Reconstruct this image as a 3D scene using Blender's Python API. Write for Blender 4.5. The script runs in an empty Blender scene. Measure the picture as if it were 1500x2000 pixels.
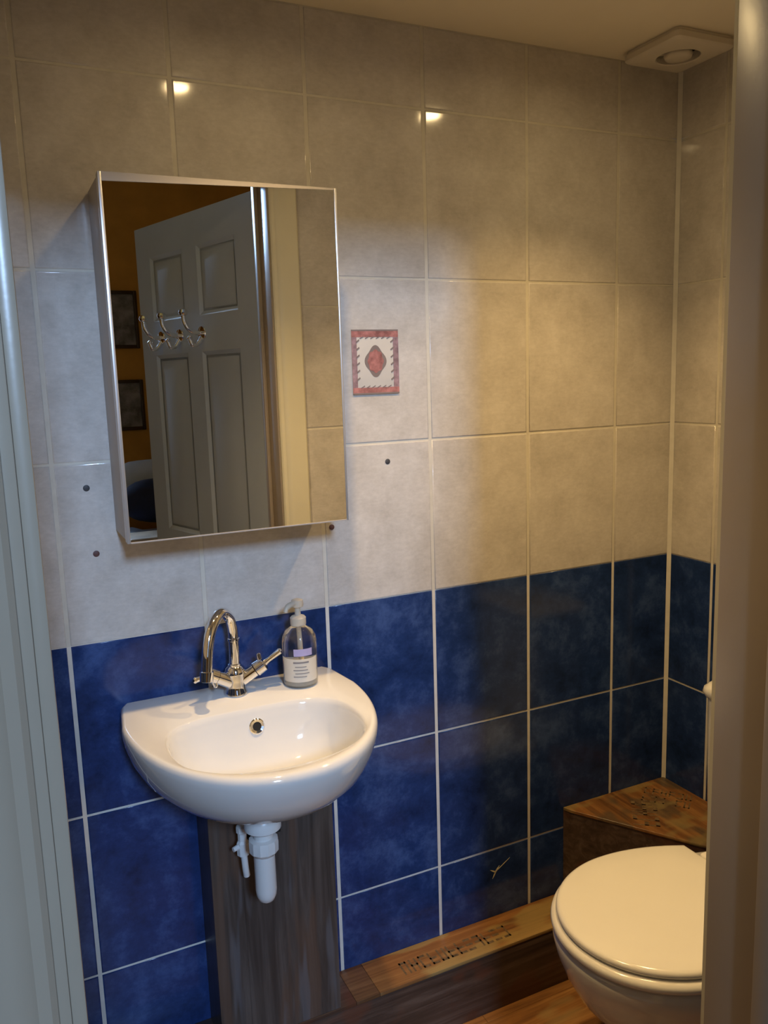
import bpy, bmesh, math, random
from mathutils import Vector, Matrix, noise
random.seed(7)
PI = math.pi
SC = bpy.context.scene
COL = SC.collection

# ------------------------------------------------------------------ camera
FPX = 1614.57
RM = Matrix(((0.9008102266894598, -0.4331031775804679, -0.031025361583482715),
             (-0.09694466516965564, -0.1309572152179025, -0.9866366806872301),
             (0.4232524865689834, 0.8917801552804782, -0.1599546412615115)))
cd = bpy.data.cameras.new('camera')
cam = bpy.data.objects.new('camera', cd); COL.objects.link(cam)
cd.sensor_fit = 'VERTICAL'; cd.sensor_height = 36.0; cd.lens = 36.0 * FPX / 2000.0
cd.clip_start = 0.02
r, d, f = RM[0], RM[1], RM[2]
M = Matrix(((r[0], -d[0], -f[0], -0.09545), (r[1], -d[1], -f[1], -1.54557), (r[2], -d[2], -f[2], 1.45188), (0, 0, 0, 1)))
cam.matrix_world = M
SC.camera = cam

# ------------------------------------------------------------------ light
SC.view_settings.view_transform = 'Standard'
SC.view_settings.look = 'None'
SC.view_settings.gamma = 1.0
SC.view_settings.use_curve_mapping = False
SC.view_settings.exposure = 0.0
WARM = (1.0, 0.65, 0.27)
COOL = (0.42, 0.64, 1.0)
SPOT_W = 39.5
DAY_W = 175.0
CEIL = 2.135
wd = bpy.data.worlds.new('world'); SC.world = wd; wd.use_nodes = True
wd.node_tree.nodes['Background'].inputs[0].default_value = (0.5, 0.7, 1.0, 1)
wd.node_tree.nodes['Background'].inputs[1].default_value = 1.3

WX0, WX1, WZ0, WZ1, WY = -0.42, 0.20, 1.0, 2.92, -3.4     # the bedroom window
al = bpy.data.lights.new('daylight', 'AREA'); al.shape = 'RECTANGLE'
al.size = 0.42; al.size_y = 0.6;     # the bright patch of sky high beyond the window
al.energy = DAY_W; al.color = COOL
ao = bpy.data.objects.new('daylight', al); COL.objects.link(ao)
ao.location = (-0.27, -4.6, 3.02); ao.rotation_euler = (math.radians(67), 0, math.radians(-6))

LAMPS = [(0.358, -0.413), (0.991, -0.399)]
LAMPZ = 2.103
for lx, ly in LAMPS:
    sl = bpy.data.lights.new('downlight_beam', 'SPOT'); sl.energy = SPOT_W; sl.color = WARM
    sl.spot_size = math.radians(106); sl.spot_blend = 1.0; sl.shadow_soft_size = 0.022
    so = bpy.data.objects.new('downlight_beam', sl); COL.objects.link(so)
    so.location = (lx, ly, LAMPZ - 0.008)

# ------------------------------------------------------------------ materials
MATS = {}
def nodes(name):
    m = bpy.data.materials.new(name); m.use_nodes = True
    nt = m.node_tree; b = nt.nodes['Principled BSDF']
    MATS[name] = m
    return m, nt, b
def N(nt, t, **kw):
    n = nt.nodes.new(t)
    for k, v in kw.items(): setattr(n, k, v)
    return n
def coords(nt, scale=(1, 1, 1), rot=(0, 0, 0)):
    tc = N(nt, 'ShaderNodeTexCoord'); mp = N(nt, 'ShaderNodeMapping')
    mp.inputs['Scale'].default_value = scale; mp.inputs['Rotation'].default_value = rot
    nt.links.new(tc.outputs['Object'], mp.inputs[0]); return mp.outputs[0]
def noise_ramp(nt, co, scale, detail, stops, rough=0.6, dist=0.0):
    n = N(nt, 'ShaderNodeTexNoise'); n.inputs['Scale'].default_value = scale
    n.inputs['Detail'].default_value = detail; n.inputs['Roughness'].default_value = rough
    n.inputs['Distortion'].default_value = dist
    nt.links.new(co, n.inputs['Vector'])
    rp = N(nt, 'ShaderNodeValToRGB'); e = rp.color_ramp.elements
    while len(e) < len(stops): e.new(0.5)
    for i, (p, c) in enumerate(stops):
        e[i].position = p; e[i].color = (*c, 1)
    nt.links.new(n.outputs['Fac'], rp.inputs[0])
    return n, rp
def mix(nt, a, b, fac, mode='MIX'):
    m = N(nt, 'ShaderNodeMix', data_type='RGBA', blend_type=mode)
    for sock, v in ((m.inputs[6], a), (m.inputs[7], b), (m.inputs[0], fac)):
        if hasattr(v, 'is_output'): nt.links.new(v, sock)
        elif isinstance(v, (int, float)): sock.default_value = v
        else: sock.default_value = (*v, 1)
    return m.outputs[2]
def bump(nt, b, h, strength, dist=0.002):
    bp = N(nt, 'ShaderNodeBump'); bp.inputs['Strength'].default_value = strength
    bp.inputs['Distance'].default_value = dist
    nt.links.new(h, bp.inputs['Height']); nt.links.new(bp.outputs[0], b.inputs['Normal'])
def flat(name, col, rough=0.5, metal=0.0, var=0.06, vscale=8.0, coat=0.0, spec=0.5, bmp=0.0):
    m, nt, b = nodes(name)
    co = coords(nt)
    lo = tuple(max(0, c * (1 - var)) for c in col); hi = tuple(min(1, c * (1 + var)) for c in col)
    n, rp = noise_ramp(nt, co, vscale, 4, [(0.35, lo), (0.65, hi)])
    nt.links.new(rp.outputs[0], b.inputs['Base Color'])
    b.inputs['Roughness'].default_value = rough; b.inputs['Metallic'].default_value = metal
    b.inputs['Coat Weight'].default_value = coat; b.inputs['Specular IOR Level'].default_value = spec
    if bmp: 
        n2, _ = noise_ramp(nt, co, 60, 3, [(0, (0, 0, 0)), (1, (1, 1, 1))]); bump(nt, b, n2.outputs['Fac'], bmp)
    return m

def tile_mat(name, a, b_, c, rough):
    m, nt, b = nodes(name)
    co = coords(nt)
    _, r1 = noise_ramp(nt, co, 9, 8, [(0.32, a), (0.5, b_), (0.68, c)], 0.72, 0.15)
    n2, r2 = noise_ramp(nt, coords(nt, (70, 70, 150)), 1.0, 5, [(0.3, (0.92,) * 3), (0.7, (1.05,) * 3)])
    nt.links.new(mix(nt, r1.outputs[0], r2.outputs[0], 1.0, 'MULTIPLY'), b.inputs['Base Color'])
    b.inputs['Roughness'].default_value = rough; b.inputs['Specular IOR Level'].default_value = 0.36 if 'blue' in name else 0.5
    n3, _ = noise_ramp(nt, co, 90, 2, [(0, (0, 0, 0)), (1, (1, 1, 1))])
    bump(nt, b, n3.outputs['Fac'], 0.02, 0.0005)
    return m
tile_mat('tile_pale', (0.47, 0.44, 0.40), (0.56, 0.53, 0.49), (0.64, 0.61, 0.57), 0.09)
tile_mat('tile_blue', (0.009, 0.020, 0.070), (0.018, 0.041, 0.140), (0.052, 0.095, 0.245), 0.13)
flat('grout', (0.66, 0.64, 0.58), 0.7, var=0.05, vscale=30)
flat('grout_grubby', (0.60, 0.57, 0.49), 0.7, var=0.05, vscale=30)
flat('ceiling_paint', (0.84, 0.76, 0.60), 0.8, var=0.03, vscale=3, bmp=0.1)
flat('trim_paint_dimmed', (0.37, 0.305, 0.225), 0.28, var=0.03, vscale=5, bmp=0.06)  # white woodwork paint darkened: shade on the door frame put into its colour
flat('trim_paint_lit', (0.70, 0.66, 0.50), 0.4, var=0.03, vscale=5)  # lit copy of the trim paint, warm lamplight on the architrave in the colour
flat('door_paint', (0.54, 0.61, 0.68), 0.35, var=0.03, vscale=5)
flat('ceramic', (0.70, 0.69, 0.66), 0.06, var=0.01, coat=0.5)
flat('seat_plastic', (0.90, 0.88, 0.82), 0.16, var=0.01)
flat('white_plastic', (0.72, 0.72, 0.70), 0.3, var=0.02)
flat('fan_plastic', (0.66, 0.60, 0.50), 0.4, var=0.02)
flat('chrome', (0.85, 0.85, 0.86), 0.05, 1.0, var=0.01)
flat('chrome_dark', (0.05, 0.05, 0.05), 0.3, 0.6)
flat('black_hole', (0.012, 0.011, 0.010), 0.9)
flat('cabinet_side', (0.36, 0.34, 0.33), 0.4, var=0.01)
flat('aluminium', (0.62, 0.63, 0.65), 0.32, 0.7, var=0.01)
flat('mirror_silver', (0.90, 0.91, 0.90), 0.0, 1.0, var=0.0)
flat('ochre_paint', (0.66, 0.33, 0.055), 0.75, var=0.12, vscale=4, bmp=0.15)
flat('picture_wood', (0.05, 0.022, 0.012), 0.4)
flat('picture_paper', (0.24, 0.22, 0.22), 0.6, var=0.5, vscale=14)
flat('duvet', (0.62, 0.70, 0.80), 0.9, var=0.05)
flat('navy_fabric', (0.018, 0.022, 0.05), 0.9, var=0.3)
flat('bed_wood', (0.42, 0.30, 0.18), 0.5, var=0.2)
flat('carpet', (0.28, 0.22, 0.16), 1.0, var=0.2, vscale=80)
flat('deco_red', (0.36, 0.155, 0.145), 0.15, var=0.35, vscale=60)
flat('deco_mauve', (0.30, 0.20, 0.22), 0.15, var=0.3, vscale=70)
flat('deco_cream', (0.60, 0.57, 0.52), 0.12, var=0.04)
flat('deco_grey', (0.22, 0.18, 0.17), 0.15, var=0.1)
flat('plug_brown', (0.10, 0.045, 0.04), 0.6)
flat('plug_grey', (0.05, 0.05, 0.055), 0.6)
flat('label_cream', (0.62, 0.58, 0.50), 0.5, var=0.03)
flat('label_lilac', (0.40, 0.37, 0.62), 0.5, var=0.08)
flat('label_ink', (0.20, 0.19, 0.20), 0.6)
flat('pump_plastic', (0.58, 0.52, 0.42), 0.3)
flat('stencil_ink', (0.13, 0.085, 0.042), 0.6, var=0.4, vscale=90)
flat('chip_white', (0.55, 0.50, 0.32), 0.8)

def glass(name, col, rough=0.02, ior=1.45):
    m, nt, b = nodes(name)
    b.inputs['Base Color'].default_value = (*col, 1); b.inputs['Transmission Weight'].default_value = 1.0
    b.inputs['Roughness'].default_value = rough; b.inputs['IOR'].default_value = ior
glass('bottle_glass', (0.90, 0.92, 0.93))
m_, nt_, b_ = nodes('window_glass')
tr_ = N(nt_, 'ShaderNodeBsdfTransparent'); gl_ = N(nt_, 'ShaderNodeBsdfGlossy'); gl_.inputs['Roughness'].default_value = 0.02
mx_ = N(nt_, 'ShaderNodeMixShader'); mx_.inputs[0].default_value = 0.06
nt_.links.new(tr_.outputs[0], mx_.inputs[1]); nt_.links.new(gl_.outputs[0], mx_.inputs[2])
nt_.links.new(mx_.outputs[0], nt_.nodes['Material Output'].inputs[0])
glass('soap_liquid', (0.92, 0.90, 0.86), 0.15, 1.33)

def emis(name, col, s):
    m, nt, b = nodes(name)
    b.inputs['Base Color'].default_value = (0, 0, 0, 1)
    b.inputs['Emission Color'].default_value = (*col, 1); b.inputs['Emission Strength'].default_value = s
emis('lamp_lens', (1.0, 0.72, 0.34), 170.0)

def wood(name, stops, axis='X', patch=None, rough=0.38, pl=0.09):
    """printed plank laminate: streaks along an axis, plank to plank variation and faded patches"""
    m, nt, b = nodes(name)
    sc = {'X': (1.2, 26, 26), 'Y': (26, 1.2, 26), 'Z': (26, 26, 1.2)}[axis]
    co = coords(nt, sc)
    n, r1 = noise_ramp(nt, co, 1.6, 9, stops, 0.7, 0.8)
    n2, r2 = noise_ramp(nt, coords(nt, tuple(3.0 if s > 2 else 1.0 for s in sc)), 1.8, 3, [(0.3, (0.62,) * 3), (0.7, (1.3,) * 3)])
    c = mix(nt, r1.outputs[0], r2.outputs[0], 1.0, 'MULTIPLY')
    if patch:
        for j, (pc, th, ps) in enumerate(patch):
            cc = coords(nt, ps); 
            n3, r3 = noise_ramp(nt, cc, 1.0, 2, [(th, (0,) * 3), (th + 0.07, (1,) * 3)])
            c2 = mix(nt, c, pc, 0.55)
            c = mix(nt, c, c2, r3.outputs[0])
    nt.links.new(c, b.inputs['Base Color']); b.inputs['Roughness'].default_value = rough
    bump(nt, b, n.outputs['Fac'], 0.15, 0.001)
    return m
OR = [(0.3, (0.10, 0.040, 0.014)), (0.5, (0.26, 0.115, 0.035)), (0.7, (0.42, 0.22, 0.075))]
DK = [(0.3, (0.030, 0.018, 0.013)), (0.5, (0.075, 0.048, 0.036)), (0.7, (0.15, 0.105, 0.08))]
GR = [(0.3, (0.030, 0.025, 0.022)), (0.5, (0.066, 0.055, 0.048)), (0.7, (0.12, 0.10, 0.088))]
wood('wood_orange', OR, 'X', [((0.36, 0.27, 0.10), 0.52, (5, 14, 3))])
wood('wood_mid', [(0.3, (0.06, 0.028, 0.014)), (0.5, (0.15, 0.075, 0.033)), (0.7, (0.24, 0.13, 0.06))], 'X')
wood('wood_dark', DK, 'X', [((0.12, 0.04, 0.02), 0.55, (6, 3, 9))])
wood('wood_grey', GR, 'Z', [((0.12, 0.07, 0.045), 0.54, (22, 5, 2.2)), ((0.13, 0.13, 0.14), 0.60, (30, 5, 3))])
wood('wood_grey_side', GR, 'Z')
wood('wood_box_top', [(0.3, (0.07, 0.028, 0.010)), (0.5, (0.19, 0.085, 0.026)), (0.7, (0.30, 0.155, 0.052))], 'Y', [((0.030, 0.042, 0.034), 0.46, (11, 6, 3)), ((0.24, 0.18, 0.07), 0.52, (8, 14, 3))])
wood('wood_floor', OR, 'X', [((0.34, 0.24, 0.10), 0.55, (4, 9, 3))])

# ------------------------------------------------------------------ helpers
def BM(): return bmesh.new()
def quad(bm, pts, mi=0):
    f_ = bm.faces.new([bm.verts.new(p) for p in pts]); f_.material_index = mi; return f_
def box(bm, x0, x1, y0, y1, z0, z1, bev=0.0, mi=0, seg=2):
    t = bmesh.new()
    v = [t.verts.new((x, y, z)) for x in (x0, x1) for y in (y0, y1) for z in (z0, z1)]
    for a in ((0, 1, 3, 2), (4, 6, 7, 5), (0, 4, 5, 1), (2, 3, 7, 6), (0, 2, 6, 4), (1, 5, 7, 3)):
        t.faces.new([v[i] for i in a])
    bmesh.ops.recalc_face_normals(t, faces=t.faces)
    if bev: bmesh.ops.bevel(t, geom=list(t.edges), offset=bev, segments=seg, profile=0.5, affect='EDGES')
    merge(bm, t, mi)
def merge(bm, t, mi=0, mat=None):
    if mat is not None: bmesh.ops.transform(t, matrix=mat, verts=t.verts)
    mp = {}
    for v in t.verts: mp[v] = bm.verts.new(v.co)
    for f_ in t.faces:
        try:
            g = bm.faces.new([mp[v] for v in f_.verts]); g.material_index = mi; g.smooth = f_.smooth
        except ValueError: pass
    t.free()
def prism(bm, pts, z0, z1, bev=0.0, mi=0, seg=3, axis=None):
    t = bmesh.new()
    lo = [t.verts.new((p[0], p[1], z0)) for p in pts]; hi = [t.verts.new((p[0], p[1], z1)) for p in pts]
    n = len(pts)
    t.faces.new(lo[::-1]); t.faces.new(hi)
    for i in range(n): t.faces.new((lo[i], lo[(i + 1) % n], hi[(i + 1) % n], hi[i]))
    bmesh.ops.recalc_face_normals(t, faces=t.faces)
    if bev: bmesh.ops.bevel(t, geom=list(t.edges), offset=bev, segments=seg, profile=0.5, affect='EDGES')
    merge(bm, t, mi)
def rings(bm, rs, cap0=True, cap1=True, mi=0):
    vs = [[bm.verts.new(p) for p in r_] for r_ in rs]
    n = len(rs[0])
    for a, b in zip(vs, vs[1:]):
        for i in range(n):
            f_ = bm.faces.new((a[i], a[(i + 1) % n], b[(i + 1) % n], b[i])); f_.material_index = mi
    if cap0: bm.faces.new(vs[0][::-1]).material_index = mi
    if cap1: bm.faces.new(vs[-1]).material_index = mi
def lathe(bm, prof, c=(0, 0, 0), axis=(0, 0, 1), n=32, mi=0, cap0=True, cap1=True):
    """prof: list of (radius, height)"""
    ax = Vector(axis).normalized(); q = Vector((0, 0, 1)).rotation_difference(ax)
    c = Vector(c)
    rs = [[c + q @ Vector((max(r_, 1e-5) * math.cos(2 * PI * k / n), max(r_, 1e-5) * math.sin(2 * PI * k / n), h)) for k in range(n)] for r_, h in prof]
    rings(bm, rs, cap0, cap1, mi)
def tube(bm, pts, rad, n=16, mi=0, caps=True):
    pts = [Vector(p) for p in pts]
    rads = rad if isinstance(rad, (list, tuple)) else [rad] * len(pts)
    T = []
    for i in range(len(pts)):
        a = pts[max(0, i - 1)]; b = pts[min(len(pts) - 1, i + 1)]; T.append((b - a).normalized())
    up = Vector((0, 0, 1)) if abs(T[0].z) < 0.9 else Vector((1, 0, 0))
    u = T[0].cross(up).normalized(); rs = []
    for i, p in enumerate(pts):
        if i:
            q = T[i - 1].rotation_difference(T[i]); u = q @ u
        w = T[i].cross(u).normalized()
        rs.append([p + rads[i] * (math.cos(2 * PI * k / n) * u + math.sin(2 * PI * k / n) * w) for k in range(n)])
    rings(bm, rs, caps, caps, mi)
def curve_pts(P, n=10):
    """Catmull-Rom through the points"""
    P = [Vector(p) for p in P]; Q = [2 * P[0] - P[1]] + P + [2 * P[-1] - P[-2]]; out = []
    for i in range(1, len(Q) - 2):
        for k in range(n):
            t = k / n; a, b, c, e = Q[i - 1], Q[i], Q[i + 1], Q[i + 2]
            out.append(0.5 * ((2 * b) + (c - a) * t + (2 * a - 5 * b + 4 * c - e) * t * t + (3 * b - a - 3 * c + e) * t ** 3))
    out.append(P[-1]); return out
def obj(name, bm, mats, parent=None, smooth=True, ang=35, recalc=True):
    if recalc: bmesh.ops.recalc_face_normals(bm, faces=bm.faces)
    off = Vector((0, 0, 0))
    if parent is not None and not parent.get('_local'): off = world_loc(parent)
    if off.length: bmesh.ops.translate(bm, vec=-off, verts=bm.verts)
    me = bpy.data.meshes.new(name); bm.to_mesh(me); bm.free()
    if isinstance(mats, str): mats = [mats]
    for k in mats: me.materials.append(MATS[k])
    o = bpy.data.objects.new(name, me); COL.objects.link(o)
    if smooth:
        me.polygons.foreach_set('use_smooth', [True] * len(me.polygons)); me.set_sharp_from_angle(angle=math.radians(ang))
    if parent is not None: o.parent = parent
    return o
def world_loc(o):
    v = Vector(o.location); p = o.parent
    while p is not None: v += Vector(p.location); p = p.parent
    return v
def centre(o):
    """move a top-level mesh's origin to the middle of its base"""
    me = o.data; xs = [v.co for v in me.vertices]
    c = Vector(((min(v.x for v in xs) + max(v.x for v in xs)) / 2, (min(v.y for v in xs) + max(v.y for v in xs)) / 2, min(v.z for v in xs)))
    me.transform(Matrix.Translation(-c)); o.location = c; return o
def thing(name, loc, label, cat, group=None):
    o = bpy.data.objects.new(name, None); COL.objects.link(o); o.location = loc; o.empty_display_size = 0.05
    tag(o, label, cat, group); return o
def tag(o, label, cat, group=None):
    o['label'] = label; o['category'] = cat
    if group: o['group'] = group
    return o
LABELS = {}
def struct(name, bm, mats, label=None, **kw):
    o = obj(name, bm, mats, **kw); o['kind'] = 'structure'
    if label: o['label'] = label
    return o

# ------------------------------------------------------------------ tiled walls
TW, TH = 0.2509, 0.33
XR = 1.4357            # right wall
YD = -0.90             # inner face of the doorway wall
XL = -0.13             # left wall
ZB = 0.99              # top of the blue rows
def tile_wall(name, O, U, Nn, u0, u1, ulines, zmax, holes=(), back=0.05, zlines=None, label=None):
    """O: origin, U: direction along the wall, Nn: normal into the room; tiles are cushion edged"""
    O, U, Nn = Vector(O), Vector(U), Vector(Nn)
    Z = Vector((0, 0, 1)); bm = BM()
    P = lambda u, z, h: O + U * u + Z * z + Nn * h
    us = sorted(set([u0, u1] + [l for l in ulines if u0 < l < u1]))
    zs = sorted(set([0.0, zmax] + [TH * k for k in range(0, 7) if TH * k < zmax]))
    gv, gh = 0.0038, 0.0022
    hole_in = lambda a, b, c, e: any(a >= h[0] - 1e-4 and b <= h[1] + 1e-4 and c >= h[2] - 1e-4 and e <= h[3] + 1e-4 for h in holes)
    # cut lists so that tiles stop at the hole
    us2 = sorted(set(us + [h[0] for h in holes] + [h[1] for h in holes])); zs2 = sorted(set(zs + [h[2] for h in holes] + [h[3] for h in holes]))
    for a, b in zip(us2, us2[1:]):
        for c, e in zip(zs2, zs2[1:]):
            if hole_in(a, b, c, e): continue
            # grout bed and back of the wall
            quad(bm, [P(a, c, -0.0014), P(b, c, -0.0014), P(b, e, -0.0014), P(a, e, -0.0014)], 2 if e <= ZB + 0.01 else 3)
            quad(bm, [P(a, c, -back), P(a, e, -back), P(b, e, -back), P(b, c, -back)], 3)
            ga = gv if a in us and a not in (u0,) else (0.004 if a == u0 else 0.0); gb = gv if b in us and b != u1 else (0.004 if b == u1 else 0.0)
            gc = gh; ge = gh
            A, B_, C_, E_ = a + ga, b - gb, c + gc, e - ge
            if abs(c - ZB) < 1e-3: C_ = c + 0.0008
            if abs(e - ZB) < 1e-3: E_ = e - 0.0008
            if B_ - A < 0.006 or E_ - C_ < 0.006: continue
            mi = 1 if e <= ZB + 0.01 else 0
            steps = [(0.0, -0.0014), (0.0003, -0.0007), (0.0010, -0.00025), (0.0024, 0.0)]
            rs = [[P(A + s, C_ + s, h), P(B_ - s, C_ + s, h), P(B_ - s, E_ - s, h), P(A + s, E_ - s, h)] for s, h in steps]
            vs = [[bm.verts.new(p) for p in r_] for r_ in rs]
            for q, w in zip(vs, vs[1:]):
                for i in range(4):
                    bm.faces.new((q[i], q[(i + 1) % 4], w[(i + 1) % 4], w[i])).material_index = mi
            bm.faces.new(vs[-1]).material_index = mi
    # outer rim closing the slab
    for (p, q) in (((u0, 0), (u1, 0)), ((u1, 0), (u1, zmax)), ((u1, zmax), (u0, zmax)), ((u0, zmax), (u0, 0))):
        quad(bm, [P(p[0], p[1], -back), P(q[0], q[1], -back), P(q[0], q[1], -0.0014), P(p[0], p[1], -0.0014)], 3)
    o = struct(name, bm, ['tile_pale', 'tile_blue', 'grout', 'grout_grubby'], label, recalc=False, ang=50)
    for p in o.data.polygons:
        if p.area > 2e-4 and len(p.vertices) == 4 and max((o.data.vertices[a].co - o.data.vertices[b].co).length for a, b in p.edge_keys) / max(1e-6, min((o.data.vertices[a].co - o.data.vertices[b].co).length for a, b in p.edge_keys)) < 25: p.use_smooth = False
    return o
cols = [TW * k for k in range(-2, 8)]
wall_back = tile_wall('wall_back', (0, 0, 0), (1, 0, 0), (0, -1, 0), XL, XR, cols, CEIL)
tile_wall('wall_right', (XR, 0, 0), (0, -1, 0), (-1, 0, 0), 0.0, -YD, [0.138 + TW * k for k in range(0, 5)], CEIL)
tile_wall('wall_left', (XL, YD, 0), (0, 1, 0), (1, 0, 0), 0.0, -YD, [-YD - 0.138 - TW * k for k in range(0, 5)], CEIL)
JL, JR, JH = -0.082, 0.618, 1.985   # door lining faces
tile_wall('wall_front', (XR, YD, 0), (-1, 0, 0), (0, 1, 0), 0.0, XR - XL, [XR - c - 0.155 for c in cols], CEIL,
          holes=[(XR - JR - 0.02, XR - JL + 0.02, 0.0, JH + 0.02)], back=0.012)

# corner sealant strips
bm = BM(); prism(bm, [(XR, 0), (XR - 0.0085, -0.001), (XR - 0.001, -0.0085)], 0.15, CEIL); struct('trim_4', bm, 'grout', smooth=False)
bm = BM(); prism(bm, [(XL, 0), (XL + 0.0085, -0.001), (XL + 0.001, -0.0085)], 0.15, CEIL); struct('trim_5', bm, 'grout', smooth=False)

# floor, ceiling, bedroom shell
bm = BM()
for k in range(8):      # laminate planks
    y1 = -0.0 - 0.125 * k; y0 = max(y1 - 0.1245, -1.0)
    if y1 <= -1.0: break
    off = (0.37 * k) % 0.9
    xs = [XL - 0.05] + [x for x in (off - 0.1, off + 0.8) if XL < x < XR] + [XR + 0.05]
    for a, b in zip(xs, xs[1:]): box(bm, a + 0.0003, b - 0.0003, y0, y1, -0.012, 0.0, 0.0006, seg=1)
struct('floor', bm, 'wood_floor')
bm = BM(); box(bm, XL - 0.05, XR + 0.05, -1.0, 0.05, CEIL, CEIL + 0.05); struct('ceiling', bm, 'ceiling_paint', smooth=False)
BX0, BX1, BY0, BY1, BZ = -2.1, 1.75, WY, -1.0, 3.05
bm = BM(); box(bm, BX0 - 0.1, BX1 + 0.1, BY0 - 0.1, BY1, -0.03, -0.001); struct('floor_bedroom', bm, 'carpet', smooth=False)
bm = BM(); box(bm, BX0 - 0.1, BX1 + 0.1, BY0 - 0.1, BY1 + 0.1, BZ, BZ + 0.05); struct('ceiling_bedroom', bm, 'ceiling_paint', smooth=False)
def wall_with_hole(name, x0, x1, y0, y1, z1, h, mat):
    bm = BM()
    box(bm, x0, h[0], y0, y1, 0, z1); box(bm, h[1], x1, y0, y1, 0, z1)
    if h[2] > 0: box(bm, h[0], h[1], y0, y1, 0, h[2])
    box(bm, h[0], h[1], y0, y1, h[3], z1)
    return struct(name, bm, mat, smooth=False)
wall_with_hole('wall_bedroom_front', BX0 - 0.1, BX1 + 0.1, -1.0, YD - 0.012, BZ, (JL - 0.02, JR + 0.02, 0, JH + 0.02), 'ochre_paint')
wall_with_hole('wall_bedroom_back', BX0 - 0.1, BX1 + 0.1, BY0 - 0.1, BY0, BZ, (WX0, WX1, WZ0, WZ1), 'ochre_paint')
bm = BM(); box(bm, BX0 - 0.1, BX0, BY0, -1.0, 0, BZ); struct('wall_bedroom_left', bm, 'ochre_paint', smooth=False)
bm = BM(); box(bm, BX1, BX1 + 0.1, BY0, -1.0, 0, BZ); struct('wall_bedroom_right', bm, 'ochre_paint', smooth=False)

# bedroom window
bm = BM(); fw = 0.035
box(bm, WX0, WX0 + fw, WY - 0.09, WY - 0.03, WZ0, WZ1, 0.004); box(bm, WX1 - fw, WX1, WY - 0.09, WY - 0.03, WZ0, WZ1, 0.004)
box(bm, WX0 + fw, WX1 - fw, WY - 0.09, WY - 0.03, WZ0, WZ0 + fw, 0.004); box(bm, WX0 + fw, WX1 - fw, WY - 0.09, WY - 0.03, WZ1 - fw, WZ1, 0.004)
box(bm, WX0 + fw, WX1 - fw, WY - 0.085, WY - 0.035, 1.75, 1.78, 0.004)
w1 = struct('window_1', bm, 'trim_paint_dimmed')
bm = BM(); box(bm, WX0 + fw, WX1 - fw, WY - 0.062, WY - 0.058, WZ0 + fw, WZ1 - fw); obj('pane', bm, 'window_glass', w1, smooth=False)

# ------------------------------------------------------------------ door lining, architraves, door
bm = BM()
for x0, x1 in ((JL - 0.02, JL), (JR, JR + 0.02)): box(bm, x0, x1, -1.0, YD, 0.0, JH + 0.02, 0.001)
box(bm, JL, JR, -1.0, YD, JH, JH + 0.02)
# planted stops
box(bm, JL, JL + 0.010, -0.997, -0.974, 0, JH, 0.0015); box(bm, JR - 0.010, JR, -0.997, -0.974, 0, JH, 0.0015); box(bm, JL + 0.010, JR - 0.010, -0.997, -0.974, JH - 0.012, JH, 0.001)
struct('trim_1', bm, 'trim_paint_dimmed')
def architrave(name, y0, y1, w, x_in, x_out, mat='trim_paint_dimmed'):
    """y0 is the wall side, y1 the moulded face"""
    bm = BM(); s = 1 if y1 > y0 else -1
    prof = [(0.0, y0), (0.0, y0 + s * 0.008), (0.004, y0 + s * 0.011), (0.012, y0 + s * 0.012), (0.018, y1 - s * 0.002), (0.026, y1), (w - 0.004, y1), (w, y1 - s * 0.004), (w, y0)]
    def leg(x, sg):
        t = bmesh.new(); lo = [t.verts.new((x + sg * p, q, 0)) for p, q in prof]; hi = [t.verts.new((x + sg * p, q, JH + 0.006 + p)) for p, q in prof]
        n = len(prof); t.faces.new(lo); t.faces.new(hi[::-1])
        for i in range(n): t.faces.new((lo[i], lo[(i + 1) % n], hi[(i + 1) % n], hi[i]))
        merge(bm, t)
    leg(x_in, -1); leg(x_out, 1)
    t = bmesh.new()
    lo = [t.verts.new((x_in - p, q, JH + 0.006 + p)) for p, q in prof]; hi = [t.verts.new((x_out + p, q, JH + 0.006 + p)) for p, q in prof]
    n = len(prof); t.faces.new(lo); t.faces.new(hi[::-1])
    for i in range(n): t.faces.new((lo[i], lo[(i + 1) % n], hi[(i + 1) % n], hi[i]))
    merge(bm, t)
    return struct(name, bm, mat, ang=25)
architrave('trim_2', YD, YD + 0.018, 0.074, JL - 0.004, JR + 0.004, 'trim_paint_lit')
architrave('trim_3', -1.0, -1.018, 0.062, JL - 0.008, JR + 0.008)

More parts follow.
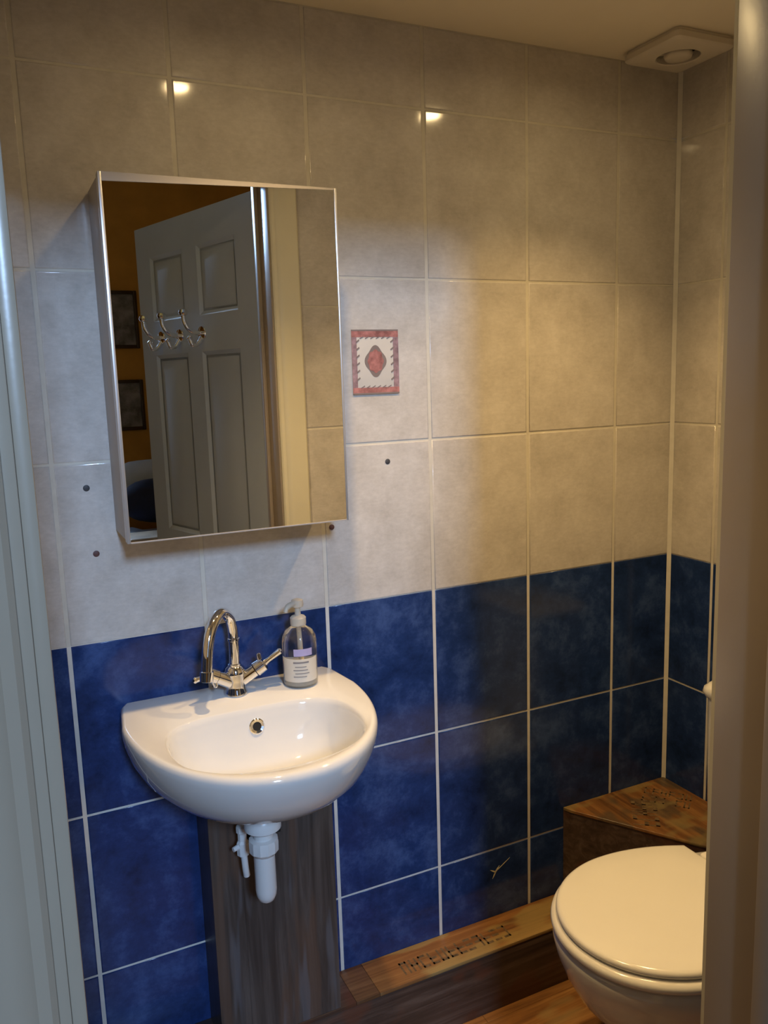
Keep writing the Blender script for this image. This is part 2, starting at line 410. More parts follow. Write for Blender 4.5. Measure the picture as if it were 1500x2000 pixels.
# door leaf, hinged on the right side of the opening and standing open into the bedroom
DW, DH, DT = 0.745, 1.965, 0.036
HX, HY = 0.647, -1.022
FXe, FYe = 0.438, -1.735
door = bpy.data.objects.new('door_1', None); COL.objects.link(door)
door['kind'] = 'structure'; door['_local'] = 1
door.location = (HX, HY, 0.006)
ang = math.atan2(FYe - HY, FXe - HX)
door.rotation_euler = (0, 0, ang)     # local +x runs from the hinge to the free edge; local -y faces the toilet mirror side
bm = BM()
st = 0.105
vx = [0, 0.125, 0.345, 0.435, DW - 0.095, DW]
vz = [0, 0.20, 0.82, 0.95, 1.545, 1.655, 1.865, DH]
box(bm, 0, DW, -DT / 2 + 0.007, DT / 2 - 0.007, 0, DH)
for s in (-1, 1):
    ya, yb = sorted((s * (DT / 2 - 0.007), s * DT / 2))
    for a, b in ((0, 1), (2, 3), (4, 5)): box(bm, vx[a], vx[b], ya, yb, 0, DH)
    for a, b in ((0, 1), (2, 3), (4, 5), (6, 7)):
        for c, e in ((1, 2), (3, 4)): box(bm, vx[c], vx[e], ya, yb, vz[a], vz[b])
    for a, b in ((1, 2), (3, 4), (5, 6)):
        for c, e in ((1, 2), (3, 4)):
            X0, X1, Z0, Z1 = vx[c], vx[e], vz[a], vz[b]
            m0 = s * DT / 2; m1 = s * (DT / 2 - 0.007); m2 = s * (DT / 2 - 0.001)
            # sloped moulding then raised field
            seq = [(0.0, m0), (0.012, m1 - s * 0.0), (0.020, m1), (0.048, m2)]
            rr = [[(X0 + q, y_, Z0 + q), (X1 - q, y_, Z0 + q), (X1 - q, y_, Z1 - q), (X0 + q, y_, Z1 - q)] for q, y_ in seq]
            rings(bm, rr, False, True)
obj('leaf', bm, 'door_paint', door, ang=15)
for hz in (0.22, 1.0, 1.72):
    bm = BM(); tube(bm, [(-0.006, -DT / 2 - 0.004, hz - 0.045), (-0.006, -DT / 2 - 0.004, hz + 0.045)], 0.006, 12)
    box(bm, -0.003, 0.0, -DT / 2, DT / 2 - 0.004, hz - 0.045, hz + 0.045)
    obj('hinge', bm, 'chrome', door)
# three double robe hooks on the lock rail
for hx in (0.60, 0.475, 0.335):
    bm = BM(); y = -DT / 2; z = 1.60
    lathe(bm, [(0.02, 0.0), (0.022, 0.002), (0.021, 0.005), (0.012, 0.007)], (hx, y, z), (0, -1, 0), 24)
    tube(bm, curve_pts([(hx, y, z), (hx, y - 0.035, z + 0.004), (hx, y - 0.058, z + 0.028), (hx, y - 0.062, z + 0.055)], 6), 0.0075, 12)
    lathe(bm, [(0.004, -0.003), (0.012, 0.002), (0.015, 0.009), (0.012, 0.017), (0.003, 0.021)], (hx, y - 0.062, z + 0.052), (0, 0, 1), 16)
    tube(bm, curve_pts([(hx, y, z - 0.008), (hx, y - 0.018, z - 0.032), (hx, y - 0.036, z - 0.036), (hx, y - 0.045, z - 0.018)], 6), 0.0068, 12)
    lathe(bm, [(0.003, -0.002), (0.008, 0.002), (0.009, 0.006), (0.003, 0.012)], (hx, y - 0.045, z - 0.02), (0, 0, 1), 16)
    obj('robe_hook', bm, 'chrome', door)
del door['_local']

# ------------------------------------------------------------------ boxed pipework and pedestal
LD, LZ = -0.102, 0.156
t = thing('pipe_boxing', (0.65, -0.05, 0), 'long low boxing of dark laminate running along the foot of the blue tiles', 'boxing')
bm = BM(); box(bm, XL + 0.002, XR - 0.002, LD, -0.001, 0.0, LZ - 0.008, 0.001); obj('front_board', bm, 'wood_dark', t)
bm = BM(); box(bm, 0.545, XR - 0.002, LD - 0.001, -0.001, LZ - 0.008, LZ, 0.001); tb = obj('top_board', bm, 'wood_orange', t); tb['label'] = 'orange brown top board with faded stencil lettering'
bm = BM(); box(bm, 0.49, 0.5445, LD - 0.001, -0.001, LZ - 0.008, LZ, 0.001); obj('top_board', bm, 'wood_mid', t)
bm = BM(); box(bm, XL + 0.002, 0.4895, LD - 0.001, -0.001, LZ - 0.008, LZ, 0.001); tb2 = obj('top_board', bm, 'wood_dark', t)
def stencil(parent, x0, x1, y0, y1, z, n, rot=0.0, seed=1, rows=1):
    """worn illegible stencil lettering: broken vertical and horizontal strokes"""
    rnd = random.Random(seed); bm = BM(); cw = (x1 - x0) / n; rh = (y1 - y0) / rows
    for q in range(rows):
        ya, yb = y0 + rh * q + rh * 0.12, y0 + rh * (q + 1) - rh * 0.12; h = yb - ya
        for k in range(n):
            if rnd.random() < 0.08: continue
            a = x0 + cw * k + cw * 0.12; w = cw * 0.72; s = w * 0.24
            segs = [(a, a + s, ya, yb), (a + w - s, a + w, ya, yb), (a, a + w, ya, ya + h * .16), (a, a + w, yb - h * .16, yb), (a, a + w, ya + h * .42, ya + h * .58)]
            for sg in rnd.sample(segs, 3): box(bm, sg[0], sg[1], sg[2], sg[3], z, z + 0.0003)
    if rot:
        bmesh.ops.rotate(bm, cent=((x0 + x1) / 2, (y0 + y1) / 2, z), matrix=Matrix.Rotation(rot, 3, 'Z'), verts=bm.verts)
    return obj('stencil_print', bm, 'stencil_ink', parent, smooth=False)
stencil(tb, 0.615, 0.90, -0.086, -0.034, LZ, 12, seed=4)

t = thing('corner_boxing', (1.25, -0.1, 0), 'wooden laminate box filling the corner behind the toilet, stencilled top', 'boxing')
poly = [(1.106, -0.001), (1.116, -0.02), (1.290, -0.305), (XR - 0.002, -0.305), (XR - 0.002, -0.001)]
bm = BM(); prism(bm, poly, LZ, 0.377); obj('front_board', bm, 'wood_dark', t)
poly2 = [(1.105, -0.001), (1.113, -0.022), (1.288, -0.307), (XR - 0.002, -0.307), (XR - 0.002, -0.001)]
bm = BM(); prism(bm, poly2, 0.377, 0.385, 0.001, seg=1); tb = obj('top_board', bm, 'wood_box_top', t)
stencil(tb, 1.20, 1.32, -0.16, -0.08, 0.385, 5, rot=0.9, seed=9)
stencil(tb, 1.30, 1.42, -0.13, -0.05, 0.385, 6, rot=-0.9, seed=12, rows=2)

PX0, PX1, PY = 0.205, 0.455, -0.101
t = thing('wooden_pedestal', (0.33, -0.05, LZ), 'upright grey laminate column boxed in beneath the wash basin', 'pedestal')
bm = BM()
# front with the rough cut-out for the waste
hx0, hx1, hz0 = 0.266, 0.345, 0.585
T0 = 0.712
box(bm, PX0, hx0, PY, PY + 0.009, LZ, T0, 0.0006); box(bm, hx1, PX1, PY, PY + 0.009, LZ, T0, 0.0006); box(bm, hx0, hx1, PY, PY + 0.009, LZ, hz0)
obj('front_panel', bm, 'wood_grey', t, smooth=False)
for x0 in (PX0, PX1 - 0.009):
    bm = BM(); box(bm, x0, x0 + 0.009, PY + 0.0092, -0.001, LZ, T0); obj('side_panel', bm, 'wood_grey_side', t, smooth=False)

# ------------------------------------------------------------------ wash basin
RZ = 0.865
NB = 96
def polar(shape, c, n=NB):
    """resample a closed outline (list of 2d points) at even angles about c"""
    out = []
    m = len(shape)
    for k in range(n):
        a = 2 * PI * (k + 0.5) / n; dx, dy = math.cos(a), math.sin(a); best = None
        for i in range(m):
            x1, y1 = shape[i][0] - c[0], shape[i][1] - c[1]; x2, y2 = shape[(i + 1) % m][0] - c[0], shape[(i + 1) % m][1] - c[1]
            ex, ey = x2 - x1, y2 - y1; den = dx * ey - dy * ex
            if abs(den) < 1e-12: continue
            t_ = (x1 * ey - y1 * ex) / den; u_ = (x1 * dy - y1 * dx) / den
            if t_ > 0 and -1e-9 <= u_ <= 1 + 1e-9: best = t_ if best is None else max(best, t_)
        out.append((c[0] + best * dx, c[1] + best * dy))
    return out
def basin_outline(s=1.0, depth=1.0, back=-0.001):
    cx = 0.288; pts = []
    W0, W1 = 0.209, 0.223
    pts.append((cx - W0 * s, back)); 
    for k in range(0, 61):
        a = PI + PI * k / 60
        x = cx + W1 * s * (abs(math.cos(a)) ** 0.92) * (1 if math.cos(a) > 0 else -1); y = (-0.115 + 0.312 * math.sin(a)) * depth
        pts.append((x, y + (back + 0.001)))
    pts.append((cx + W0 * s, back))
    return pts
cB = (0.288, -0.215)
def bowl_outline(s=1.0, dy=0.0, sy=None):
    sy = s if sy is None else sy
    cx, cy = 0.288, -0.262 + dy; pts = []
    for k in range(96):
        a = 2 * PI * k / 96; c_, s_ = math.cos(a), math.sin(a)
        e = 2 / 2.15 if s_ < 0 else 2 / 3.6
        x = cx + 0.170 * s * (abs(c_) ** e) * (1 if c_ > 0 else -1)
        y = cy + (0.133 if s_ < 0 else 0.128) * sy * (abs(s_) ** e) * (1 if s_ > 0 else -1)
        if s_ < 0:      # the front follows the round rim
            x = cx + (x - cx) * 0.99
        pts.append((x, y))
    return pts
basin = thing('wash_basin', (0.288, -0.001, 0.69), 'white ceramic half-round wash basin fixed to the blue tiled wall', 'wash basin')
bm = BM()
rs = []
def lvl(z, s, dpt):
    if z < 0.85: z = 0.85 - (0.85 - z) * 0.89
    return [(x, y, z) for x, y in polar(basin_outline(s, dpt), (cB[0], cB[1] * dpt))]
for z, s, dpt in ((0.700, 0.20, 0.52), (0.703, 0.34, 0.58), (0.712, 0.52, 0.68), (0.728, 0.69, 0.78), (0.750, 0.82, 0.865), (0.775, 0.905, 0.925), (0.800, 0.955, 0.96), (0.825, 0.985, 0.985), (0.845, 0.998, 0.998), (0.855, 1.0, 1.0), (0.861, 0.993, 0.994), (0.8643, 0.98, 0.984), (RZ, 0.965, 0.972)):
    rs.append(lvl(z, s, dpt))
inn = lambda z, s, dy, sy=None: [(x, y, z) for x, y in polar(bowl_outline(s, dy, sy), (cB[0], -0.262 + dy))]
for z, s, dy, sy in ((RZ - 0.001, 1.0, 0, None), (RZ - 0.004, 0.975, 0, None), (RZ - 0.012, 0.955, 0, None), (0.835, 0.93, 0, 0.93), (0.805, 0.875, 0, 0.88), (0.780, 0.79, 0, 0.79), (0.763, 0.66, 0.002, 0.64), (0.754, 0.48, 0.004, 0.46), (0.750, 0.28, 0.006, 0.28), (0.748, 0.12, 0.008, 0.12)):
    rs.append(inn(z, s, dy, sy))
rings(bm, rs, True, True)
obj('bowl', bm, 'ceramic', basin, ang=60)
bm = BM(); lathe(bm, [(0.0, 0.004), (0.008, 0.004), (0.0082, 0.0065), (0.0125, 0.0075), (0.0145, 0.006), (0.015, 0.0)], (0.298, -0.140, 0.828), (0, -1, 0.25), 32, cap1=False)
o1 = obj('overflow_ring', bm, 'chrome', basin); o1['label'] = 'chrome overflow ring'
bm = BM(); lathe(bm, [(0.0001, 0.0), (0.0083, 0.0), (0.0083, 0.0055), (0.0001, 0.0055)], (0.298, -0.140, 0.828), (0, -1, 0.25), 24)
obj('overflow_hole', bm, 'black_hole', basin)
bm = BM(); lathe(bm, [(0.012, 0.0), (0.020, 0.001), (0.030, 0.0015), (0.032, 0.0)], (0.288, -0.254, 0.749), (0, 0, 1), 32)
obj('drain', bm, 'chrome', basin)

# waste trap
tx, ty = 0.278, -0.215
trap = thing('waste_trap', (tx, ty, 0.52), 'white plastic waste trap hanging beneath the wash basin', 'waste trap')
bm = BM(); lathe(bm, [(0.020, 0.702), (0.020, 0.695), (0.030, 0.693), (0.033, 0.688), (0.033, 0.672), (0.028, 0.668), (0.021, 0.666)], (tx, ty, 0), n=28)
obj('flange_nut', bm, 'white_plastic', trap)
bm = BM(); lathe(bm, [(0.0175, 0.690), (0.0175, 0.640)], (tx, ty, 0), n=28); obj('tailpipe', bm, 'white_plastic', trap)
bm = BM()
lathe(bm, [(0.020, 0.652), (0.026, 0.650), (0.027, 0.644), (0.0265, 0.628), (0.022, 0.622), (0.0195, 0.620)], (tx, ty, 0), n=12)
obj('union_nut', bm, 'white_plastic', trap, ang=25)
bm = BM(); lathe(bm, [(0.0188, 0.634), (0.0192, 0.552), (0.0178, 0.541), (0.0140, 0.532), (0.0075, 0.527), (0.001, 0.5255)][::-1], (tx, ty, 0), n=32)
obj('bottle', bm, 'white_plastic', trap, ang=60)
bm = BM(); tube(bm, curve_pts([(tx + 0.004, ty + 0.022, 0.676), (tx + 0.014, ty + 0.060, 0.674), (tx + 0.022, ty + 0.112, 0.672)], 6), 0.0165, 20)
obj('outlet_pipe', bm, 'white_plastic', trap, ang=60)
bm = BM(); tube(bm, [(tx + 0.008, ty + 0.032, 0.6755), (tx + 0.0135, ty + 0.056, 0.674)], 0.0225, 12); obj('union_nut', bm, 'white_plastic', trap, ang=25)
qx, qy = 0.258, -0.145
sp_ = thing('supply_pipe', (qx, qy, 0.535), 'thin white supply pipe with a small valve hanging left of the waste trap', 'pipe')
bm = BM(); tube(bm, curve_pts([(qx + 0.006, qy, 0.715), (qx + 0.004, qy, 0.66), (qx, qy, 0.62), (qx + 0.002, qy, 0.565), (qx + 0.005, qy + 0.004, 0.540)], 6), 0.0062, 14); obj('hose', bm, 'white_plastic', sp_, ang=60)
bm = BM(); lathe(bm, [(0.007, 0.0), (0.0115, 0.002), (0.0115, 0.026), (0.0085, 0.030), (0.0085, 0.045), (0.011, 0.047), (0.011, 0.058), (0.007, 0.060)], (qx, qy, 0.585), n=8)
tube(bm, [(qx, qy, 0.606), (qx - 0.020, qy - 0.006, 0.604)], [0.006, 0.0045], 10); obj('valve', bm, 'white_plastic', sp_, ang=30)

# ------------------------------------------------------------------ mixer tap
bx, by = 0.286, -0.058
tap = thing('mixer_tap', (bx, by, RZ), 'chrome swan-neck mixer tap with two lever handles on the wash basin', 'tap')
bm = BM(); lathe(bm, [(0.021, 0.0), (0.0225, 0.002), (0.022, 0.006), (0.0195, 0.012), (0.019, 0.030), (0.020, 0.042), (0.0175, 0.052), (0.013, 0.056)], (bx, by, RZ), n=36)
DIRS = {}
for s in (-1, 1):
    dv = Vector((s * 0.86, -0.16, 0.52)).normalized()
    a0 = Vector((bx, by, RZ + 0.020))
    tube(bm, [a0 + dv * 0.008, a0 + dv * 0.044], [0.0135, 0.0125], 24)
    DIRS[s] = (a0, dv)
obj('body', bm, 'chrome', tap, ang=40)
tip = Vector((0.216, -0.128, 0.932))
sp = curve_pts([(bx, by, RZ + 0.05), (bx + 0.001, by, RZ + 0.10), (bx + 0.0, by - 0.001, RZ + 0.128), (bx - 0.008, by - 0.008, RZ + 0.155), (bx - 0.027, by - 0.026, RZ + 0.170), (bx - 0.05, by - 0.05, RZ + 0.153), (bx - 0.063, by - 0.063, RZ + 0.118), tip], 8)
bm = BM(); tube(bm, sp, 0.0098, 20); obj('spout', bm, 'chrome', tap, ang=60)
bm = BM(); dv = (sp[-1] - sp[-3]).normalized(); tube(bm, [tip - dv * 0.012, tip - dv * 0.011, tip + dv * 0.006, tip + dv * 0.007], [0.010, 0.0122, 0.0122, 0.010], 24); obj('aerator', bm, 'chrome', tap)
bm = BM(); lathe(bm, [(0.0102, 0.0), (0.0125, 0.001), (0.0125, 0.007), (0.0102, 0.008)], (bx, by, RZ + 0.053), n=28); obj('collar', bm, 'chrome', tap); bm = BM(); lathe(bm, [(0.0100, 0.0), (0.0115, 0.001), (0.0115, 0.005), (0.0100, 0.006)], (bx + 0.001, by, RZ + 0.105), n=28); obj('collar', bm, 'chrome', tap)
for s in (-1, 1):
    a0, dv = DIRS[s]; e = a0 + dv * 0.044
    h = BM()
    tube(h, [e, e + dv * 0.002, e + dv * 0.020, e + dv * 0.023], [0.011, 0.0145, 0.0135, 0.009], 24)
    c = e + dv * 0.013
    if s < 0:
        lv = Vector((-0.75, -0.42, 0.05)).normalized(); lv2 = Vector((0.25, -0.25, -0.85)).normalized()
        tube(h, [c + lv * 0.008, c + lv * 0.020, c + lv * 0.040, c + lv * 0.043], [0.006, 0.0045, 0.006, 0.003], 14)
        tube(h, [c + lv2 * 0.008, c + lv2 * 0.024, c + lv2 * 0.026], [0.005, 0.0045, 0.002], 12)
    else:
        lv = Vector((0.80, -0.18, 0.56)).normalized()
        tube(h, [c, c + lv * 0.020, c + lv * 0.046, c + lv * 0.050], [0.008, 0.005, 0.0065, 0.003], 14)
        lv2 = Vector((-0.1, 0.1, 0.95)).normalized()
        tube(h, [c + lv2 * 0.008, c + lv2 * 0.024, c + lv2 * 0.026], [0.005, 0.0045, 0.002], 12)
    obj('handle', h, 'chrome', tap)

# ------------------------------------------------------------------ soap bottle
sx, sy = 0.413, -0.070
sb = thing('soap_bottle', (sx, sy, RZ), 'clear pump soap bottle with cream label standing on the wash basin', 'soap bottle')
bm = BM()
lathe(bm, [(0.028, 0.0005), (0.032, 0.002), (0.0335, 0.006), (0.0335, 0.088), (0.032, 0.098), (0.026, 0.109), (0.016, 0.116), (0.0125, 0.120), (0.0125, 0.128)], (sx, sy, RZ), n=48)
obj('bottle', bm, 'bottle_glass', sb, ang=60)
bm = BM(); lathe(bm, [(0.026, 0.003), (0.0305, 0.006), (0.0315, 0.010), (0.0315, 0.050), (0.031, 0.0505)], (sx, sy, RZ), n=40)
obj('liquid_soap', bm, 'label_cream', sb)
def wrap(name, z0, z1, a0, a1, rad, mat, parent):
    bm = BM(); n = 24; th = 0.0004
    ring = []
    for k in range(n + 1):
        a = a0 + (a1 - a0) * k / n; c_, s_ = math.cos(a), math.sin(a)
        ring.append([(sx + rad * c_, sy + rad * s_, z0), (sx + rad * c_, sy + rad * s_, z1), (sx + (rad + th) * c_, sy + (rad + th) * s_, z1), (sx + (rad + th) * c_, sy + (rad + th) * s_, z0)])
    rings(bm, ring, True, True)
    return obj(name, bm, mat, parent, ang=60)
fa = math.atan2(-1.545 - sy, -0.095 - sx)
lb = wrap('label', RZ + 0.014, RZ + 0.060, fa - 1.15, fa + 1.15, 0.0337, 'label_cream', sb)
wrap('label', RZ + 0.066, RZ + 0.080, fa - 0.35, fa + 0.75, 0.0337, 'label_lilac', sb)
wrap('label_print', RZ + 0.052, RZ + 0.055, fa - 0.4, fa + 0.5, 0.0342, 'label_ink', lb)
for q in range(4):
    wrap('label_print', RZ + 0.044 - q * 0.0065, RZ + 0.0455 - q * 0.0065, fa - 0.3 - 0.1 * (q % 2), fa + 0.35 + 0.08 * (q % 3), 0.0342, 'label_ink', lb)
bm = BM(); lathe(bm, [(0.015, 0.120), (0.0155, 0.122), (0.0155, 0.134), (0.013, 0.137), (0.006, 0.139), (0.005, 0.155)], (sx, sy, RZ), n=28)
obj('pump_collar', bm, 'pump_plastic', sb)
bm = BM(); lathe(bm, [(0.005, 0.153), (0.011, 0.156), (0.012, 0.160), (0.011, 0.169), (0.006, 0.171)], (sx, sy, RZ), n=28)
tube(bm, curve_pts([(sx, sy, RZ + 0.163), (sx - 0.014, sy - 0.008, RZ + 0.164), (sx - 0.026, sy - 0.014, RZ + 0.160), (sx - 0.030, sy - 0.016, RZ + 0.152)], 5), [0.0055] * 10 + [0.0045] * 6, 14)
obj('pump_head', bm, 'pump_plastic', sb)
bm = BM(); tube(bm, [(sx, sy, RZ + 0.118), (sx + 0.002, sy, RZ + 0.052)], 0.0035, 12); obj('dip_tube', bm, 'pump_plastic', sb)

# ------------------------------------------------------------------ mirror cabinet
MX0, MX1, MZ0, MZ1, MY = 0.0965, 0.4965, 1.1925, 1.782, -0.143
mc = thing('mirror_cabinet', (0.30, -0.001, MZ0), 'mirror-fronted wall cabinet hanging above the wash basin', 'mirror cabinet')
bm = BM(); box(bm, MX0 + 0.002, MX1 - 0.002, MY + 0.020, -0.001, MZ0 + 0.002, MZ1 - 0.002, 0.001); obj('carcass', bm, 'cabinet_side', mc)
bm = BM(); 
box(bm, MX0, MX1, MY + 0.003, MY + 0.018, MZ0, MZ1, 0.002)
mt = 0.006
box(bm, MX0, MX0 + mt, MY - 0.0015, MY + 0.004, MZ0, MZ1, 0.001); box(bm, MX1 - mt * 0.6, MX1, MY - 0.0015, MY + 0.004, MZ0, MZ1, 0.001)
dr = obj('door', bm, 'aluminium', mc)
bm = BM(); rings(bm, [[(MX0 + mt, y_, MZ1 - 0.014), (MX1 - mt * 0.6, y_, MZ1 - 0.003), (MX1 - mt * 0.6, y_, MZ1), (MX0 + mt, y_, MZ1)] for y_ in (MY - 0.0015, MY + 0.003)]); obj('top_strip', bm, 'cabinet_side', dr, smooth=False)
bm = BM(); box(bm, MX0 + mt, MX1 - mt * 0.6, MY - 0.0015, MY + 0.003, MZ0, MZ0 + 0.002); obj('bottom_strip', bm, 'cabinet_side', dr, smooth=False)
bm = BM(); box(bm, MX0 + mt, MX1 - mt * 0.6, MY, MY + 0.0029, MZ0 + 0.002, MZ1 - 0.003); obj('mirror_glass', bm, 'mirror_silver', dr, smooth=False)

# ------------------------------------------------------------------ decorated tile inset and rawl plugs
dx0, dx1, dz0, dz1 = 0.577, 0.681, 1.421, 1.548
dt = thing('decorative_tile', (0.629, -0.001, dz0), 'small decorative tile picture with pink border and red flower on pale wall', 'tile picture')
Y0 = -0.0002
bm = BM(); box(bm, dx0, dx1, -0.0020, -0.0001, dz0, dz1, 0.0005); obj('plaque', bm, 'deco_cream', dt)
bm = BM(); bw = 0.014
box(bm, dx0, dx1, -0.0026, -0.0020, dz1 - bw, dz1)
obj('border_band', bm, 'deco_red', dt, smooth=False); bm = BM(); box(bm, dx0, dx1, -0.0026, -0.0020, dz0, dz0 + bw * 0.9)
obj('border_band', bm, 'deco_red', dt, smooth=False)
bm = BM()
box(bm, dx0, dx0 + 0.011, -0.0026, -0.0020, dz0 + bw * 0.9, dz1 - bw)
obj('border_side', bm, 'deco_mauve', dt, smooth=False); bm = BM()
box(bm, dx1 - 0.012, dx1, -0.0026, -0.0020, dz0 + bw * 0.9, dz1 - bw)
obj('border_side', bm, 'deco_mauve', dt, smooth=False)
bm = BM()
for a in range(6):
    z_ = dz0 + 0.026 + a * 0.015
    for xx in (dx0 + 0.010, dx1 - 0.017):
        prism_pts = [(xx, z_), (xx + 0.007, z_ + 0.005), (xx + 0.006, z_ + 0.008), (xx - 0.001, z_ + 0.003)]
        rings(bm, [[(p[0], yy, p[1]) for p in prism_pts] for yy in (-0.0029, -0.0020)])
for a in range(6):
    x_ = dx0 + 0.018 + a * 0.012
    for zz in (dz0 + 0.011, dz1 - 0.018):
        prism_pts = [(x_, zz), (x_ + 0.008, zz + 0.004), (x_ + 0.008, zz + 0.006), (x_, zz + 0.002)]
        rings(bm, [[(p[0], yy, p[1]) for p in prism_pts] for yy in (-0.0029, -0.0020)])
for (a, b, c, e) in ((dx0, dx1, dz1 - 0.002, dz1 + 0.001), (dx0, dx1, dz0 - 0.001, dz0 + 0.002)): box(bm, a, b, -0.0028, -0.0018, c, e)
obj('border_marks', bm, 'deco_grey', dt, smooth=False)
def flower(rad, lobes, amp, y0, y1, mat, name, sc=(0.84, 1.1)):
    bm = BM(); cx, cz = 0.629, 1.486; r_ = []
    for k in range(64):
        a = 2 * PI * k / 64; q = rad * (1 + amp * math.cos(lobes * a)); r_.append((cx + q * sc[0] * math.cos(a), cz + q * sc[1] * math.sin(a)))
    rings(bm, [[(p[0], y, p[1]) for p in r_] for y in (y0, y1)])
    return obj(name, bm, mat, dt, smooth=False)
flower(0.0265, 4, 0.10, -0.0024, -0.0019, 'deco_grey', 'flower_outline')
flower(0.0205, 8, 0.06, -0.0028, -0.0024, 'deco_red', 'flower')

plugs = [(0.054, 1.275, 'grey', 'dark wall plug left of the mirror cabinet, the higher of the two there'),
         (0.061, 1.155, 'brown', 'reddish wall plug below left of the mirror cabinet'),
         (0.519, 1.155, 'brown', 'dark wall plug just under the right bottom corner of the mirror cabinet'),
         (0.650, 1.280, 'grey', 'black wall plug below the decorative tile picture')]
for x, z, c, lab in plugs:
    bm = BM(); lathe(bm, [(0.0055, -0.0012), (0.0058, 0.0004), (0.0046, 0.0012), (0.0002, 0.0013)], (x, -0.0001, z), (0, -1, 0), 20)
    o = obj('wall_plug', bm, 'plug_' + c); me = o.data; me.transform(Matrix.Translation((-x, 0, -z))); o.location = (x, 0, z)
    tag(o, lab, 'wall plug', 'wall plugs in the pale tiles')

# chipped glaze mark low on the blue tiles
bm = BM(); cx, cz = 0.905, 0.270
for (ax, az, L, w) in ((0.0, 0.0, 0.018, 0.0016), (0.004, 0.003, 0.044, 0.0007)):
    for an in ((0.9, 2.6, 4.2) if L < 0.03 else (0.55,)):
        p0 = Vector((cx + ax, az + cz)); dv = Vector((math.cos(an), math.sin(an))); nv = Vector((-dv.y, dv.x)) * w
        pts = [p0 + nv, p0 - nv, p0 + dv * L * 0.5 - nv, p0 + dv * L, p0 + dv * L * 0.5 + nv]
        rings(bm, [[(p.x, yy, p.y) for p in pts] for yy in (-0.0006, 0.0)])
chip = obj('glaze_chip', bm, 'chip_white', wall_back, smooth=False)

# ------------------------------------------------------------------ toilet
toi = thing('toilet', (1.0, -0.455, 0), 'white close-coupled toilet with its lid closed, beside the corner boxing', 'toilet')
cy = -0.452
def seat_outline(s=0.0, x0=0.783, xb=1.183, hw=0.185, n=72):
    """egg shape, pointing to -x, straight cut at the back; s shrinks it all round"""
    pts = []; xm = x0 + 0.205
    for k in range(n + 1):
        a = PI / 2 + PI * k / n
        pts.append((xm + (xm - x0 - s) * math.cos(a), cy + (hw - s) * math.sin(a)))
    m = 10
    for k in range(1, m + 1):      # lower side tapering to the back
        t_ = k / m; x = xm + (xb - s - xm) * t_; w = (hw - s) - 0.052 * t_ ** 2.0
        pts.append((x, cy - w))
    up = [(p[0], 2 * cy - p[1]) for p in pts[n + 1:]]
    pts += up[::-1]
    return pts
def slab(bm, levels, **kw):
    rings(bm, [[(x, y, z) for x, y in seat_outline(s, **kw)] for z, s in levels])
ZT = 0.434
bm = BM(); slab(bm, [(ZT - 0.016, 0.006), (ZT - 0.014, 0.002), (ZT - 0.010, 0.0), (ZT - 0.005, 0.001), (ZT - 0.002, 0.004), (ZT, 0.010), (ZT + 0.0012, 0.05)])
obj('lid', bm, 'seat_plastic', toi, ang=50)
bm = BM(); slab(bm, [(ZT - 0.040, 0.002), (ZT - 0.038, -0.006), (ZT - 0.030, -0.0105), (ZT - 0.022, -0.008), (ZT - 0.0178, 0.001), (ZT - 0.0175, 0.02)])
obj('seat', bm, 'seat_plastic', toi, ang=50)
bm = BM(); box(bm, 1.1845, 1.228, cy - 0.092, cy + 0.092, ZT - 0.038, ZT - 0.001, 0.006, seg=3)
obj('hinge_cover', bm, 'seat_plastic', toi)
# pan
def pan_ring(z, xf, xbk, hw, n=48):
    """ring: round front at xf, back at xbk"""
    pts = []
    xm = xf + min(0.21, (xbk - xf) * 0.5)
    for k in range(n + 1):
        a = PI / 2 + PI * k / n
        pts.append((xm + (xm - xf) * math.cos(a), cy + hw * math.sin(a), z))
    for k in range(1, 9):
        t_ = k / 8; pts.append((xm + (xbk - xm) * t_, cy - hw + (hw - min(hw, 0.105)) * t_ ** 2, z))
    for k in range(8, 0, -1):
        t_ = k / 8; pts.append((xm + (xbk - xm) * t_, cy + hw - (hw - min(hw, 0.105)) * t_ ** 2, z))
    return pts
bm = BM()
L = [(0.002, 0.94, 1.26, 0.098), (0.02, 0.935, 1.26, 0.100), (0.05, 0.95, 1.26, 0.090), (0.11, 0.955, 1.26, 0.085), (0.15, 0.935, 1.27, 0.092), (0.19, 0.893, 1.28, 0.116), (0.23, 0.850, 1.30, 0.144),
     (0.27, 0.818, 1.32, 0.164), (0.31, 0.796, 1.33, 0.177), (0.35, 0.781, 1.34, 0.185), (0.375, 0.776, 1.34, 0.188), (0.384, 0.777, 1.34, 0.187), (0.390, 0.781, 1.34, 0.183), (0.3915, 0.79, 1.338, 0.174)]
rings(bm, [pan_ring(*q) for q in L])
obj('pan', bm, 'ceramic', toi, ang=60)
